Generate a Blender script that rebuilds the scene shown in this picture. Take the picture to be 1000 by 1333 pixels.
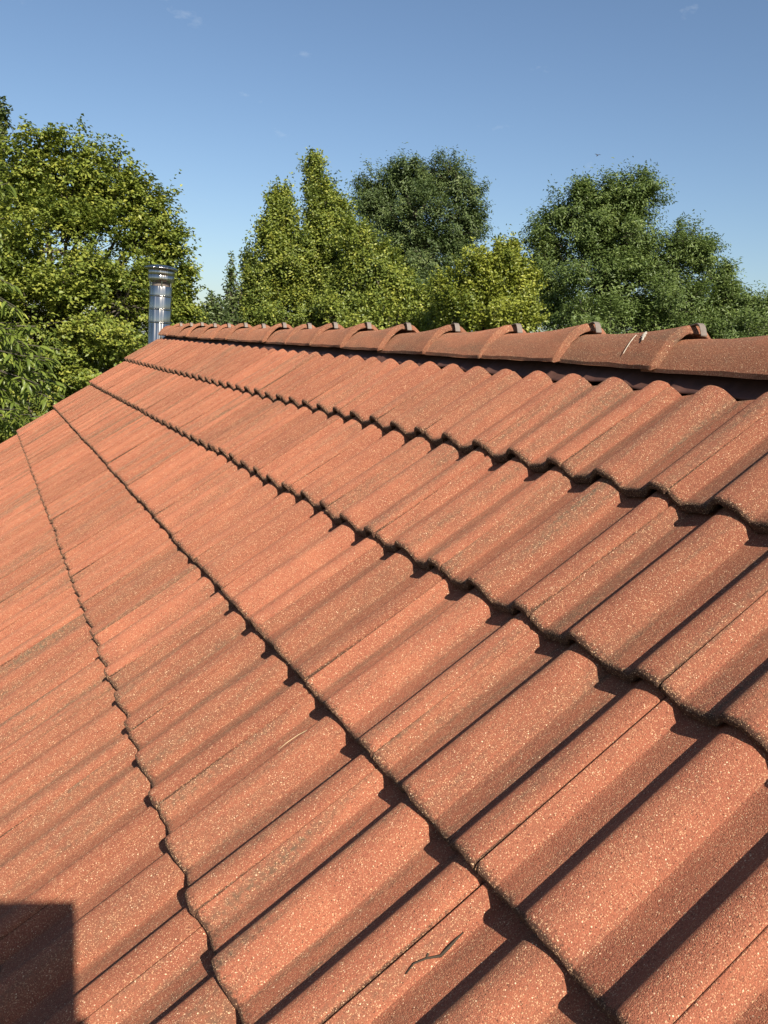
import bpy, math, random
import numpy as np
from mathutils import Vector, Matrix

# ------------------------------------------------------------------ scene
for o in list(bpy.data.objects):
    bpy.data.objects.remove(o)
scene = bpy.context.scene
col = scene.collection
R_ = math.radians
GROUND_TO_ORIGIN = 4.6                       # roof reference line above the ground
PITCH = R_(36)

# ---- camera
cam_d = bpy.data.cameras.new('camera')
cam_d.sensor_fit = 'VERTICAL'
cam_d.sensor_height = 36.0
cam_d.lens = 1051.12 / 1333 * 36.0
cam_d.clip_start = 0.002
cam_d.clip_end = 3000
cam = bpy.data.objects.new('camera', cam_d)
col.objects.link(cam)
CAM = Vector((-1.1063, -0.7475, 4.8491))
c_r = Vector((0.895699, -0.441367, 0.054019))
c_u = Vector((0.042069, 0.205054, 0.977846))
c_b = Vector((-0.442666, -0.873584, 0.202235))
cam.matrix_world = Matrix(((c_r.x, c_u.x, c_b.x, CAM.x), (c_r.y, c_u.y, c_b.y, CAM.y), (c_r.z, c_u.z, c_b.z, CAM.z), (0, 0, 0, 1)))
scene.camera = cam
scene.render.resolution_x = 768
scene.render.resolution_y = 1024

# ---- sun and sky
SUN = Vector((-0.060, -0.8009, 0.5958)).normalized()     # towards the sun
sun_el = math.asin(SUN.z)
world = bpy.data.worlds.new('World')
scene.world = world
world.use_nodes = True
wn = world.node_tree
bg = wn.nodes['Background']
sky = wn.nodes.new('ShaderNodeTexSky')
sky.sky_type = 'NISHITA'
sky.sun_disc = False
sky.sun_elevation = sun_el
sky.sun_rotation = math.atan2(SUN.x, SUN.y)
sky.altitude = 200
sky.air_density = 1.0
sky.dust_density = 1.0
sky.ozone_density = 3.1
# a few very thin, small wisps of cloud, spread over the whole sky
w_tc = wn.nodes.new('ShaderNodeTexCoord')
w_mp = wn.nodes.new('ShaderNodeMapping'); w_mp.inputs['Scale'].default_value = (9.0, 9.0, 20.0)
w_n = wn.nodes.new('ShaderNodeTexNoise'); w_n.inputs['Scale'].default_value = 1.6; w_n.inputs['Detail'].default_value = 6.0; w_n.inputs['Roughness'].default_value = 0.62
w_r = wn.nodes.new('ShaderNodeValToRGB'); w_r.color_ramp.elements[0].position = 0.66; w_r.color_ramp.elements[1].position = 0.86
w_r.color_ramp.elements[1].color = (0.28, 0.28, 0.28, 1)
w_m = wn.nodes.new('ShaderNodeMix'); w_m.data_type = 'RGBA'; w_m.inputs[7].default_value = (7.5, 7.9, 8.3, 1)
wn.links.new(w_tc.outputs['Generated'], w_mp.inputs[0]); wn.links.new(w_mp.outputs[0], w_n.inputs[0]); wn.links.new(w_n.outputs[0], w_r.inputs[0])
wn.links.new(w_r.outputs[0], w_m.inputs[0]); wn.links.new(sky.outputs[0], w_m.inputs[6]); wn.links.new(w_m.outputs[2], bg.inputs[0])
bg.inputs[1].default_value = 0.071
sl = bpy.data.lights.new('sun', 'SUN')
sl.energy = 5.0
sl.angle = R_(0.53)
sl.color = (1.0, 0.93, 0.79)
so = bpy.data.objects.new('sun', sl)
so.rotation_euler = (-SUN).to_track_quat('-Z', 'Y').to_euler()
so.location = (0, -20, 30)
col.objects.link(so)
scene.view_settings.view_transform = 'Standard'
scene.view_settings.look = 'None'
scene.view_settings.gamma = 1
scene.view_settings.exposure = 0.75

# ------------------------------------------------------------------ helpers
def tag(o, label=None, cat=None, group=None, kind=None):
    if label: o['label'] = label
    if cat: o['category'] = cat
    if group: o['group'] = group
    if kind: o['kind'] = kind
    return o

def mesh(name, verts, faces, mats, smooth=False, mat_idx=None):
    me = bpy.data.meshes.new(name)
    me.from_pydata([tuple(v) for v in verts], [], faces)
    for m in (mats if isinstance(mats, (list, tuple)) else [mats]):
        me.materials.append(m)
    if smooth:
        me.polygons.foreach_set('use_smooth', np.ones(len(me.polygons), dtype=bool))
    if mat_idx is not None:
        me.polygons.foreach_set('material_index', np.array(mat_idx, dtype=np.int32))
    me.update()
    return me

def link(name, me, parent=None, mat=None):
    o = bpy.data.objects.new(name, me)
    col.objects.link(o)
    if parent: o.parent = parent
    if mat is not None: o.matrix_local = mat
    return o

def empty(name, loc):
    o = bpy.data.objects.new(name, None)
    o.location = loc
    o.empty_display_size = 0.2
    col.objects.link(o)
    return o

def fast_mesh(name, V, F, mats, tint=None, mat_idx=None, smooth=False):
    """V (n,3), F (m,k) numpy arrays, all faces of k corners."""
    me = bpy.data.meshes.new(name)
    m, k = F.shape
    me.vertices.add(len(V)); me.vertices.foreach_set('co', V.astype(np.float32).ravel())
    me.loops.add(m * k); me.loops.foreach_set('vertex_index', F.astype(np.int32).ravel())
    me.polygons.add(m)
    me.polygons.foreach_set('loop_start', np.arange(0, m * k, k, dtype=np.int32))
    for mm in (mats if isinstance(mats, (list, tuple)) else [mats]):
        me.materials.append(mm)
    if tint is not None:
        a = me.attributes.new('tint', 'FLOAT', 'POINT')
        a.data.foreach_set('value', tint.astype(np.float32))
    if smooth:
        me.polygons.foreach_set('use_smooth', np.ones(m, dtype=bool))
    me.update(calc_edges=True)
    me.validate()
    return me

def box(x0, x1, y0, y1, z0, z1):
    v = [(x, y, z) for x in (x0, x1) for y in (y0, y1) for z in (z0, z1)]
    f = [(0, 1, 3, 2), (4, 6, 7, 5), (0, 4, 5, 1), (2, 3, 7, 6), (0, 2, 6, 4), (1, 5, 7, 3)]
    return v, f

def join(*parts):
    V, F = [], []
    for v, f in parts:
        n = len(V); V += list(v); F += [tuple(i + n for i in q) for q in f]
    return V, F

def tube(points, radii, seg=6, cap=True):
    V, F = [], []
    pts = [Vector(p) for p in points]
    for i, p in enumerate(pts):
        d = (pts[min(i + 1, len(pts) - 1)] - pts[max(i - 1, 0)]).normalized()
        a = d.cross(Vector((0.31, 0.2, 0.93)))
        if a.length < 1e-3: a = d.cross(Vector((1, 0, 0)))
        a.normalize(); b = d.cross(a)
        r = radii[i] if isinstance(radii, (list, tuple)) else radii
        for k in range(seg):
            t = 2 * math.pi * k / seg
            V.append(p + a * (r * math.cos(t)) + b * (r * math.sin(t)))
        if i:
            for k in range(seg):
                F.append(((i - 1) * seg + k, (i - 1) * seg + (k + 1) % seg, i * seg + (k + 1) % seg, i * seg + k))
    if cap:
        F.append(tuple(range(seg))[::-1]); F.append(tuple((len(pts) - 1) * seg + k for k in range(seg)))
    return V, F

def lathe(prof, seg=32, cap=True):
    V, F = [], []
    for i, (r, z) in enumerate(prof):
        for k in range(seg):
            t = 2 * math.pi * k / seg
            V.append((r * math.cos(t), r * math.sin(t), z))
        if i:
            for k in range(seg):
                F.append(((i - 1) * seg + k, (i - 1) * seg + (k + 1) % seg, i * seg + (k + 1) % seg, i * seg + k))
    if cap:
        F.append(tuple(range(seg))[::-1]); F.append(tuple((len(prof) - 1) * seg + k for k in range(seg)))
    return V, F

# ------------------------------------------------------------------ materials
def new_mat(name):
    m = bpy.data.materials.new(name)
    m.use_nodes = True
    nt = m.node_tree
    return m, nt, nt.nodes['Principled BSDF']

def N(nt, kind, **kw):
    n = nt.nodes.new(kind)
    for k, v in kw.items():
        if k == 'inp':
            for a, b in v.items(): n.inputs[a].default_value = b
        else: setattr(n, k, v)
    return n

def ramp(nt, pts):
    r = nt.nodes.new('ShaderNodeValToRGB')
    e = r.color_ramp.elements
    e[0].position, e[0].color = pts[0][0], (*pts[0][1], 1)
    e[1].position, e[1].color = pts[-1][0], (*pts[-1][1], 1)
    for p, c in pts[1:-1]:
        q = e.new(p); q.color = (*c, 1)
    return r

def g3(v): return (v, v, v)

def mixc(nt, a, b, fac, mode='MIX'):
    m = nt.nodes.new('ShaderNodeMix'); m.data_type = 'RGBA'; m.blend_type = mode
    for sock, val in ((m.inputs[6], a), (m.inputs[7], b), (m.inputs[0], fac)):
        if isinstance(val, bpy.types.NodeSocket): nt.links.new(val, sock)
        elif isinstance(val, (int, float)): sock.default_value = val
        else: sock.default_value = (*val, 1)
    return m.outputs[2]

def concrete_tile(name, base_a, base_b, grime, grain_amt, streak_axis_scale, streak_gain=1.0):
    """sanded, granulated concrete tile: pigment, pale quartz grains, dark grains, grime streaks"""
    m, nt, bs = new_mat(name)
    L = nt.links.new
    tc = N(nt, 'ShaderNodeTexCoord')
    oi = N(nt, 'ShaderNodeObjectInfo')
    off = N(nt, 'ShaderNodeVectorMath', operation='SCALE'); off.inputs[0].default_value = (37.0, 53.0, 19.0)
    L(oi.outputs['Random'], off.inputs['Scale'])
    co = N(nt, 'ShaderNodeVectorMath', operation='ADD')
    L(tc.outputs['Object'], co.inputs[0]); L(off.outputs[0], co.inputs[1])
    P = co.outputs[0]
    # pigment
    n1 = N(nt, 'ShaderNodeTexNoise', inp={'Scale': 9.0, 'Detail': 5.0, 'Roughness': 0.6}); L(P, n1.inputs['Vector'])
    r1 = ramp(nt, [(0.3, g3(0)), (0.7, g3(1))]); L(n1.outputs['Fac'], r1.inputs[0])
    c = mixc(nt, base_a, base_b, r1.outputs[0])
    # tile to tile value
    mr = N(nt, 'ShaderNodeMapRange', inp={'To Min': 0.80, 'To Max': 1.10}); L(oi.outputs['Random'], mr.inputs['Value'])
    hs = N(nt, 'ShaderNodeHueSaturation'); L(mr.outputs[0], hs.inputs['Value']); L(c, hs.inputs['Color'])
    c = hs.outputs[0]
    # fine sand mottling
    n2 = N(nt, 'ShaderNodeTexNoise', inp={'Scale': 640.0, 'Detail': 3.0, 'Roughness': 0.75}); L(P, n2.inputs['Vector'])
    r2 = ramp(nt, [(0.30, g3(0.5)), (0.5, g3(0.98)), (0.7, g3(1.45))]); L(n2.outputs['Fac'], r2.inputs[0])
    c = mixc(nt, c, r2.outputs[0], 0.8, 'MULTIPLY')
    # grime streaks running down the slope
    mp = N(nt, 'ShaderNodeMapping'); mp.inputs['Scale'].default_value = streak_axis_scale; L(P, mp.inputs['Vector'])
    n3 = N(nt, 'ShaderNodeTexNoise', inp={'Scale': 1.0, 'Detail': 4.0, 'Roughness': 0.62}); L(mp.outputs[0], n3.inputs['Vector'])
    r3 = ramp(nt, [(0.46, g3(0)), (0.57, g3(0.4)), (0.73, g3(1.0))]); L(n3.outputs['Fac'], r3.inputs[0])
    n4 = N(nt, 'ShaderNodeTexNoise', inp={'Scale': 130.0, 'Detail': 3.0}); L(P, n4.inputs['Vector'])
    r4 = ramp(nt, [(0.35, g3(0.35)), (0.65, g3(1))]); L(n4.outputs['Fac'], r4.inputs[0])
    mm = N(nt, 'ShaderNodeMath', operation='MULTIPLY'); L(r3.outputs[0], mm.inputs[0]); L(r4.outputs[0], mm.inputs[1])
    m2 = N(nt, 'ShaderNodeMath', operation='MULTIPLY'); L(mm.outputs[0], m2.inputs[0]); sg = N(nt, 'ShaderNodeMapRange', inp={'To Min': 0.45 * streak_gain, 'To Max': 1.4 * streak_gain}); rw = N(nt, 'ShaderNodeMath', operation='FRACT'); rx = N(nt, 'ShaderNodeMath', operation='MULTIPLY'); rx.inputs[1].default_value = 17.3; L(oi.outputs['Random'], rx.inputs[0]); L(rx.outputs[0], rw.inputs[0]); L(rw.outputs[0], sg.inputs['Value']); L(sg.outputs[0], m2.inputs[1]); m2.use_clamp = True
    c = mixc(nt, c, grime, m2.outputs[0])
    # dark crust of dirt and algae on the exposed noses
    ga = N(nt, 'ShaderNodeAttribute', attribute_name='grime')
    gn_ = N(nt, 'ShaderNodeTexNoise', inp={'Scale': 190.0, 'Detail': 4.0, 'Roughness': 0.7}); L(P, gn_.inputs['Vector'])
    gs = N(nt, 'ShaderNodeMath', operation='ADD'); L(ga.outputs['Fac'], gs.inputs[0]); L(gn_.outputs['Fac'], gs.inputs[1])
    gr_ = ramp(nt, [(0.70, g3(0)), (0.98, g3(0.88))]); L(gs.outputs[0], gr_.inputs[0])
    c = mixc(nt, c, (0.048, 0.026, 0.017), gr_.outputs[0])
    # quartz grains at two sizes
    def grains(scale, dens, size, colour, c):
        v = N(nt, 'ShaderNodeTexVoronoi', inp={'Scale': scale, 'Randomness': 1.0}); L(P, v.inputs['Vector'])
        sp = N(nt, 'ShaderNodeSeparateColor'); L(v.outputs['Color'], sp.inputs[0])
        th = N(nt, 'ShaderNodeMath', operation='LESS_THAN'); L(sp.outputs[0], th.inputs[0]); th.inputs[1].default_value = dens
        sz = N(nt, 'ShaderNodeMath', operation='MULTIPLY'); L(sp.outputs[1], sz.inputs[0]); sz.inputs[1].default_value = size
        ds = N(nt, 'ShaderNodeMath', operation='LESS_THAN'); L(v.outputs['Distance'], ds.inputs[0]); L(sz.outputs[0], ds.inputs[1])
        mu = N(nt, 'ShaderNodeMath', operation='MULTIPLY'); L(th.outputs[0], mu.inputs[0]); L(ds.outputs[0], mu.inputs[1])
        mu2 = N(nt, 'ShaderNodeMath', operation='MULTIPLY'); L(mu.outputs[0], mu2.inputs[0]); L(sp.outputs[2], mu2.inputs[1])
        return mixc(nt, c, colour, mu2.outputs[0]), mu.outputs[0], v
    c, g4, v4 = grains(560.0, 0.32, 0.62, (0.085, 0.032, 0.020), c)
    c, g1, v1 = grains(800.0, grain_amt, 0.72, (0.60, 0.37, 0.21), c)
    c, g2, v2 = grains(470.0, grain_amt * 0.28, 0.50, (0.76, 0.57, 0.38), c)
    L(c, bs.inputs['Base Color'])
    bs.inputs['Roughness'].default_value = 0.82
    bs.inputs['Specular IOR Level'].default_value = 0.25
    bs.inputs['Diffuse Roughness'].default_value = 1.0
    # relief
    nb = N(nt, 'ShaderNodeTexNoise', inp={'Scale': 260.0, 'Detail': 4.0, 'Roughness': 0.75}); L(P, nb.inputs['Vector'])
    ad = N(nt, 'ShaderNodeMath', operation='ADD'); L(nb.outputs['Fac'], ad.inputs[0])
    sc = N(nt, 'ShaderNodeMath', operation='MULTIPLY'); L(v1.outputs['Distance'], sc.inputs[0]); sc.inputs[1].default_value = -0.45
    L(sc.outputs[0], ad.inputs[1])
    bp = N(nt, 'ShaderNodeBump', inp={'Strength': 0.9, 'Distance': 0.0030}); L(ad.outputs[0], bp.inputs['Height'])
    L(bp.outputs[0], bs.inputs['Normal'])
    return m

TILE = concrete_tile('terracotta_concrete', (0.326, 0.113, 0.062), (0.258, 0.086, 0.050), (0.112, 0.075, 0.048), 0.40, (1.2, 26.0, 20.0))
RIDGE = concrete_tile('weathered_ridge_concrete', (0.325, 0.122, 0.066), (0.225, 0.088, 0.050), (0.13, 0.078, 0.050), 0.36, (14.0, 3.0, 14.0), 1.0)

def plain(name, colr, rough=0.6, metal=0.0, noise=None, bump=None):
    m, nt, bs = new_mat(name)
    bs.inputs['Roughness'].default_value = rough
    bs.inputs['Metallic'].default_value = metal
    tc = N(nt, 'ShaderNodeTexCoord')
    sc, amt = noise or (12.0, 0.25)
    n = N(nt, 'ShaderNodeTexNoise', inp={'Scale': sc, 'Detail': 5.0, 'Roughness': 0.6})
    nt.links.new(tc.outputs['Object'], n.inputs['Vector'])
    r = ramp(nt, [(0.3, g3(1 - amt)), (0.7, g3(1 + amt))])
    nt.links.new(n.outputs['Fac'], r.inputs[0])
    nt.links.new(mixc(nt, colr, r.outputs[0], 1.0, 'MULTIPLY'), bs.inputs['Base Color'])
    if bump:
        b = N(nt, 'ShaderNodeBump', inp={'Strength': bump[0], 'Distance': bump[1]})
        nt.links.new(n.outputs['Fac'], b.inputs['Height']); nt.links.new(b.outputs[0], bs.inputs['Normal'])
    return m

FLASH = plain('brown_ridge_roll', (0.085, 0.036, 0.025), 0.65, 0.0, (40.0, 0.25), (0.3, 0.002))
CLIP = plain('brown_coated_clip', (0.165, 0.13, 0.11), 0.6, 0.1, (60.0, 0.25))
def steel():
    m, nt, bs = new_mat('stainless_steel')
    bs.inputs['Metallic'].default_value = 1.0
    bs.inputs['Roughness'].default_value = 0.17
    bs.inputs['Base Color'].default_value = (0.40, 0.375, 0.34, 1)
    tc = N(nt, 'ShaderNodeTexCoord')
    mp = N(nt, 'ShaderNodeMapping'); mp.inputs['Scale'].default_value = (26.0, 26.0, 1.2)
    nt.links.new(tc.outputs['Object'], mp.inputs['Vector'])
    n = N(nt, 'ShaderNodeTexNoise', inp={'Scale': 1.0, 'Detail': 2.0}); nt.links.new(mp.outputs[0], n.inputs['Vector'])
    b = N(nt, 'ShaderNodeBump', inp={'Strength': 1.0, 'Distance': 0.018}); nt.links.new(n.outputs['Fac'], b.inputs['Height'])
    nt.links.new(b.outputs[0], bs.inputs['Normal'])
    return m
STEEL = steel()
DECK = plain('roof_underlay', (0.06, 0.045, 0.04), 0.9)
RENDER_W = plain('pale_render', (0.62, 0.58, 0.50), 0.9, 0, (5.0, 0.12))
WOOD = plain('brown_board', (0.16, 0.085, 0.045), 0.7, 0, (18.0, 0.3))
BARK = plain('bark', (0.075, 0.060, 0.046), 0.9, 0, (14.0, 0.4), (0.8, 0.02))
TWIGM = plain('dark_twig', (0.040, 0.027, 0.016), 0.85, 0, (200.0, 0.3))
STRAW = plain('dry_straw', (0.62, 0.47, 0.27), 0.7, 0, (100.0, 0.15))
LIME = plain('bird_lime', (0.55, 0.48, 0.38), 0.8, 0, (300.0, 0.15))
BLACKP = plain('black_plastic', (0.025, 0.025, 0.027), 0.4, 0, (30.0, 0.2))
GLASSB = plain('dark_glass', (0.01, 0.01, 0.012), 0.05, 0, (30.0, 0.1))
BIRDM = plain('dark_feathers', (0.02, 0.02, 0.024), 0.7, 0, (60.0, 0.3))

def leaf_mat(name, dark, mid, light, transl=0.30, rough=0.45):
    m, nt, bs = new_mat(name)
    L = nt.links.new
    at = N(nt, 'ShaderNodeAttribute', attribute_name='tint')
    r = ramp(nt, [(0.0, dark), (0.5, mid), (1.0, light)])
    L(at.outputs['Fac'], r.inputs[0])
    L(r.outputs[0], bs.inputs['Base Color'])
    bs.inputs['Roughness'].default_value = rough
    bs.inputs['Specular IOR Level'].default_value = 0.4
    tr = N(nt, 'ShaderNodeBsdfTranslucent')
    L(mixc(nt, r.outputs[0], (0.9, 1.0, 0.35), 0.35, 'MULTIPLY'), tr.inputs[0])
    mx = N(nt, 'ShaderNodeMixShader'); mx.inputs[0].default_value = transl
    L(bs.outputs[0], mx.inputs[1]); L(tr.outputs[0], mx.inputs[2])
    L(mx.outputs[0], nt.nodes['Material Output'].inputs[0])
    return m

L_MAPLE = leaf_mat('leaf_maple', (0.082, 0.118, 0.024), (0.190, 0.228, 0.038), (0.36, 0.36, 0.065))
L_HORN = leaf_mat('leaf_hornbeam', (0.082, 0.118, 0.026), (0.195, 0.235, 0.040), (0.37, 0.37, 0.065))
L_YELL = leaf_mat('leaf_yellow_hornbeam', (0.095, 0.130, 0.020), (0.21, 0.235, 0.032), (0.37, 0.375, 0.06))
L_ASH = leaf_mat('leaf_ash', (0.060, 0.092, 0.034), (0.108, 0.150, 0.050), (0.20, 0.24, 0.085))
L_ASH2 = leaf_mat('leaf_ash_bright', (0.072, 0.108, 0.030), (0.130, 0.180, 0.048), (0.23, 0.28, 0.080))
L_DARK = leaf_mat('leaf_dark', (0.034, 0.055, 0.015), (0.069, 0.096, 0.022), (0.139, 0.154, 0.034))
L_SAP = leaf_mat('leaf_sapling', (0.056, 0.088, 0.032), (0.112, 0.152, 0.048), (0.208, 0.240, 0.080))
L_CHERRY = leaf_mat('leaf_cherry', (0.098, 0.140, 0.027), (0.195, 0.244, 0.043), (0.468, 0.488, 0.098), 0.35, 0.38)

# ------------------------------------------------------------------ ground
gm, gnt, gbs = new_mat('meadow_ground')
gtc = N(gnt, 'ShaderNodeTexCoord')
gn = N(gnt, 'ShaderNodeTexNoise', inp={'Scale': 0.35, 'Detail': 8.0, 'Roughness': 0.7})
gnt.links.new(gtc.outputs['Object'], gn.inputs['Vector'])
gr = ramp(gnt, [(0.3, (0.035, 0.05, 0.015)), (0.7, (0.09, 0.11, 0.035))])
gnt.links.new(gn.outputs['Fac'], gr.inputs[0]); gnt.links.new(gr.outputs[0], gbs.inputs['Base Color'])
gbs.inputs['Roughness'].default_value = 0.95
gv = [(x, y, 0) for x in (-1500, -60, 60, 1500) for y in (-1500, -60, 60, 1500)]
gf = [(i * 4 + j, (i + 1) * 4 + j, (i + 1) * 4 + j + 1, i * 4 + j + 1) for i in range(3) for j in range(3)]
tag(link('ground', mesh('ground', gv, gf, gm)), 'green lawn around the house', None, None, 'structure')

# ------------------------------------------------------------------ the house
Z0 = GROUND_TO_ORIGIN
GAUGE, COVER = 0.346, 0.300
VERGE = 6.36
NEAR_END = -2.4
APEX_X = 0.40                                  # ridge line, horizontal distance from the first course edge
EAVE_X = -6 * GAUGE - 0.02                     # along the slope
cosP, sinP = math.cos(PITCH), math.sin(PITCH)
def roofw(X, Y, Z): return Vector((X * cosP - Z * sinP, Y, X * sinP + Z * cosP + Z0))

house = empty('house', (APEX_X, 2.0, 0))
tag(house, 'house under a terracotta roof of double-roll concrete tiles with a capped ridge', 'house')
ROOFM = Matrix.Translation((0, 0, Z0)) @ Matrix.Rotation(-PITCH, 4, 'Y')
H_INV = Matrix.Translation((-APEX_X, -2.0, 0))

# under-roof deck (front and back slope boards) : the roof part's own mesh in roof coordinates
apex_slope = APEX_X / cosP
dv, df = box(EAVE_X + 0.05, apex_slope - 0.04, NEAR_END, VERGE - 0.05, -0.16, -0.085)
# back slope: mirror of the deck about the ridge, expressed in roof coordinates
def to_roof(p): return ROOFM.inverted() @ Vector(p)
bw = []
for v in dv:
    w = ROOFM @ Vector(v); bw.append(to_roof((2 * APEX_X - w.x, w.y, w.z)))
bf = [tuple(reversed(q)) for q in df]
V, F = join((dv, df), (bw, bf))
roof = link('roof', mesh('roof', V, F, DECK), house, H_INV @ ROOFM)
roof['label'] = 'roof slope of terracotta tiles seen along its courses'

# ---- one tile: two rolls, interlocking edge on a roll, rounded nose
PLAIN_ROLL = [(-0.0235, 0.0), (-0.0228, 0.0002), (-0.0190, 0.0042), (-0.010, 0.0142), (-0.004, 0.0205), (0.002, 0.0250), (0.010, 0.0284), (0.020, 0.0306), (0.030, 0.0314), (0.038, 0.0302), (0.045, 0.0268), (0.052, 0.0216), (0.059, 0.0145), (0.065, 0.0108), (0.069, 0.0090), (0.073, 0.0085)]
JOINT_ROLL = [(-0.0270, 0.0), (-0.0262, 0.0002), (-0.0225, 0.0036), (-0.014, 0.0122), (-0.007, 0.0190), (-0.001, 0.0238), (0.003, 0.0262), (0.011, 0.0288), (0.021, 0.0308), (0.031, 0.0314), (0.039, 0.0302), (0.046, 0.0268), (0.053, 0.0214), (0.060, 0.0143), (0.066, 0.0108), (0.070, 0.0090), (0.074, 0.0085)]
def prof(y): return 1.12 * roll_shape(y)
def roll_shape(y):
    """height of the tile surface above its pan; joints lie at multiples of 0.3, plain rolls halfway"""
    t = ((y + 0.05) % 0.30) - 0.05
    tab, nxt = JOINT_ROLL, 0.15 + PLAIN_ROLL[0][0]
    if t > 0.10: t -= 0.15; tab, nxt = PLAIN_ROLL, 0.15 + JOINT_ROLL[0][0]
    if t < tab[0][0]:                            # pan in front of this roll
        a = -0.15 + 0.0735
        return 0.0085 * max(0.0, (tab[0][0] - t) / (tab[0][0] - a))
    if t >= tab[-1][0]:                          # pan beyond it, falling gently to the foot of the next roll
        return 0.0085 * max(0.0, (nxt - t) / (nxt - tab[-1][0]))
    for (a, za), (b, zb) in zip(tab[:-1], tab[1:]):
        if a <= t <= b: return za + (zb - za) * (t - a) / (b - a)
    return 0.0

def tile_mesh(seed, length, width=COVER, flange=0.0, verge=False):
    rnd = random.Random(seed)
    gap = 0.0017
    ys = set([gap, gap + 0.0015, gap + 0.004, width - gap, width - gap - 0.0015, width - gap - 0.004])
    for t, _ in PLAIN_ROLL: ys.add(round(0.15 + t, 5))
    for t, _ in JOINT_ROLL:
        if t > 0.002: ys.add(round(t, 5))
        if t < -0.002: ys.add(round(0.30 + t, 5))
    for t in (0.085, 0.10, 0.112, 0.235, 0.25, 0.262): ys.add(t)
    ys = sorted(y for y in ys if gap <= y <= width - gap + 1e-9)
    fl = []
    if verge:                                   # flat flange closing the gable edge
        fl = [width + 0.012, width + 0.03, width + 0.05, width + 0.058, width + 0.061]
        ys = ys[:-3] + [width - 0.002, width + 0.004] + fl
    ny = len(ys)
    drop = 0.027 / GAUGE
    ph = [rnd.uniform(0, 6.28) for _ in range(6)]
    def wob(y, x):
        return 0.0006 * math.sin(y * 21 + ph[0] + x * 5) + 0.0005 * math.sin(y * 47 + ph[1]) + 0.0006 * math.sin(x * 13 + ph[2])
    def top(y):
        if verge and y > width - 0.012:
            k = min(1, (y - (width - 0.012)) / 0.02)
            z = prof(min(y, width)) * (1 - k) + 0.030 * k
            if y > width + 0.052: z -= (y - width - 0.052) * 0.5
            return z
        z = prof(y)
        d = min(y - gap, width - gap - y)       # eased long edges
        if y - gap < 0.004: z -= 0.0032 * (1 - (y - gap) / 0.004) ** 2
        if width - gap - y < 0.004 and not verge: z -= 0.0032 * (1 - (width - gap - y) / 0.004) ** 2
        return z
    TH = 0.0155
    # stations along the slope: nose bottom -> nose face -> rounded lip -> surface
    lip = []
    rr = 0.0075
    for a in (0, 22, 45, 68, 90):
        A = R_(a)
        lip.append((rr - rr * math.cos(A), -(rr - rr * math.sin(A))))
    V = []; rows = []
    prev = 0
    nose = [rnd.gauss(0, 1) for _ in ys]
    nose = [(nose[max(0, i - 1)] + nose[i] + nose[min(ny - 1, i + 1)]) / 3 for i in range(ny)]
    nose2 = [rnd.gauss(0, 1) for _ in ys]
    chips = [max(0.0, rnd.gauss(0.001, 0.004)), max(0.0, rnd.gauss(0.001, 0.004))]
    stations = [(0.004, -TH), (0.0, -TH + 0.003)] + [(x, z) for x, z in lip] + [(0.02, 0), (0.05, 0), (0.12, 0), (0.2, 0), (0.28, 0), (length * 0.97, 0), (length, -0.003), (length + 0.001, -TH)]
    for si, (x, dz) in enumerate(stations):
        row = []
        for i, y in enumerate(ys):
            edge = 1.0 if x < 0.015 else 0.0
            xx = x + edge * (0.0010 * nose[i] + (0.0006 * nose2[i] if si < 4 else 0))
            chip = 0.0
            de = min(y, width - y)
            if si < 9 and de < 0.014 and not verge: chip = chips[0 if y < 0.1 else 1] * (1 - de / 0.014) * (0.6 + 0.4 * nose2[i])
            xx += max(0.0, chip) * (1.0 if si < 8 else 0.4)
            thick = 1.0 + 0.60 * (1 - min(1.0, top(y) / 0.03)) if dz < -0.01 else 1.0
            zz = top(y) - drop * x + dz * thick + wob(y, x) + edge * 0.0004 * nose2[i]
            row.append(len(V)); V.append((xx, y, zz))
        rows.append(row)
    # underside row back to nose
    F = []
    for a, b in zip(rows[:-1], rows[1:]):
        for i in range(ny - 1):
            F.append((a[i], b[i], b[i + 1], a[i + 1]))
    a, b = rows[-1], rows[0]
    for i in range(ny - 1):
        F.append((a[i], b[i], b[i + 1], a[i + 1]))
    # side cheeks
    F.append(tuple(r[0] for r in rows)[::-1])
    F.append(tuple(r[-1] for r in rows))
    if verge:                                   # the gable-side skirt hanging down
        y0, y1 = width + 0.045, width + 0.0608
        v, f = box(0.004, length - 0.01, y0, y1, -0.09, 0.012)
        n0 = len(V); V += [(x, y, z - drop * x) for x, y, z in v]; F += [tuple(i + n0 for i in q) for q in f]
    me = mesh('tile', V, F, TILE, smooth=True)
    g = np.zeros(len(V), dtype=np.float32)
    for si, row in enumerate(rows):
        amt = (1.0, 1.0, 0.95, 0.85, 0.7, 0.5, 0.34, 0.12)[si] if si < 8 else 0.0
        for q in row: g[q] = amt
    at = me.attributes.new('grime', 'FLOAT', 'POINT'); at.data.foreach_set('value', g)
    return me

def shade_by_angle(me, ang=38):
    # sharp edges where faces meet at a steep angle
    try:
        me.set_sharp_from_angle(angle=R_(ang))
    except Exception:
        pass

full = [tile_mesh(s, 0.405) for s in range(1, 10)]
topc = [tile_mesh(s, 0.335) for s in range(11, 16)]
vfull = [tile_mesh(s, 0.405, verge=True) for s in (21, 22)]
vtop = [tile_mesh(31, 0.335, verge=True)]
for me in full + topc + vfull + vtop: shade_by_angle(me, 30)

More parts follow.
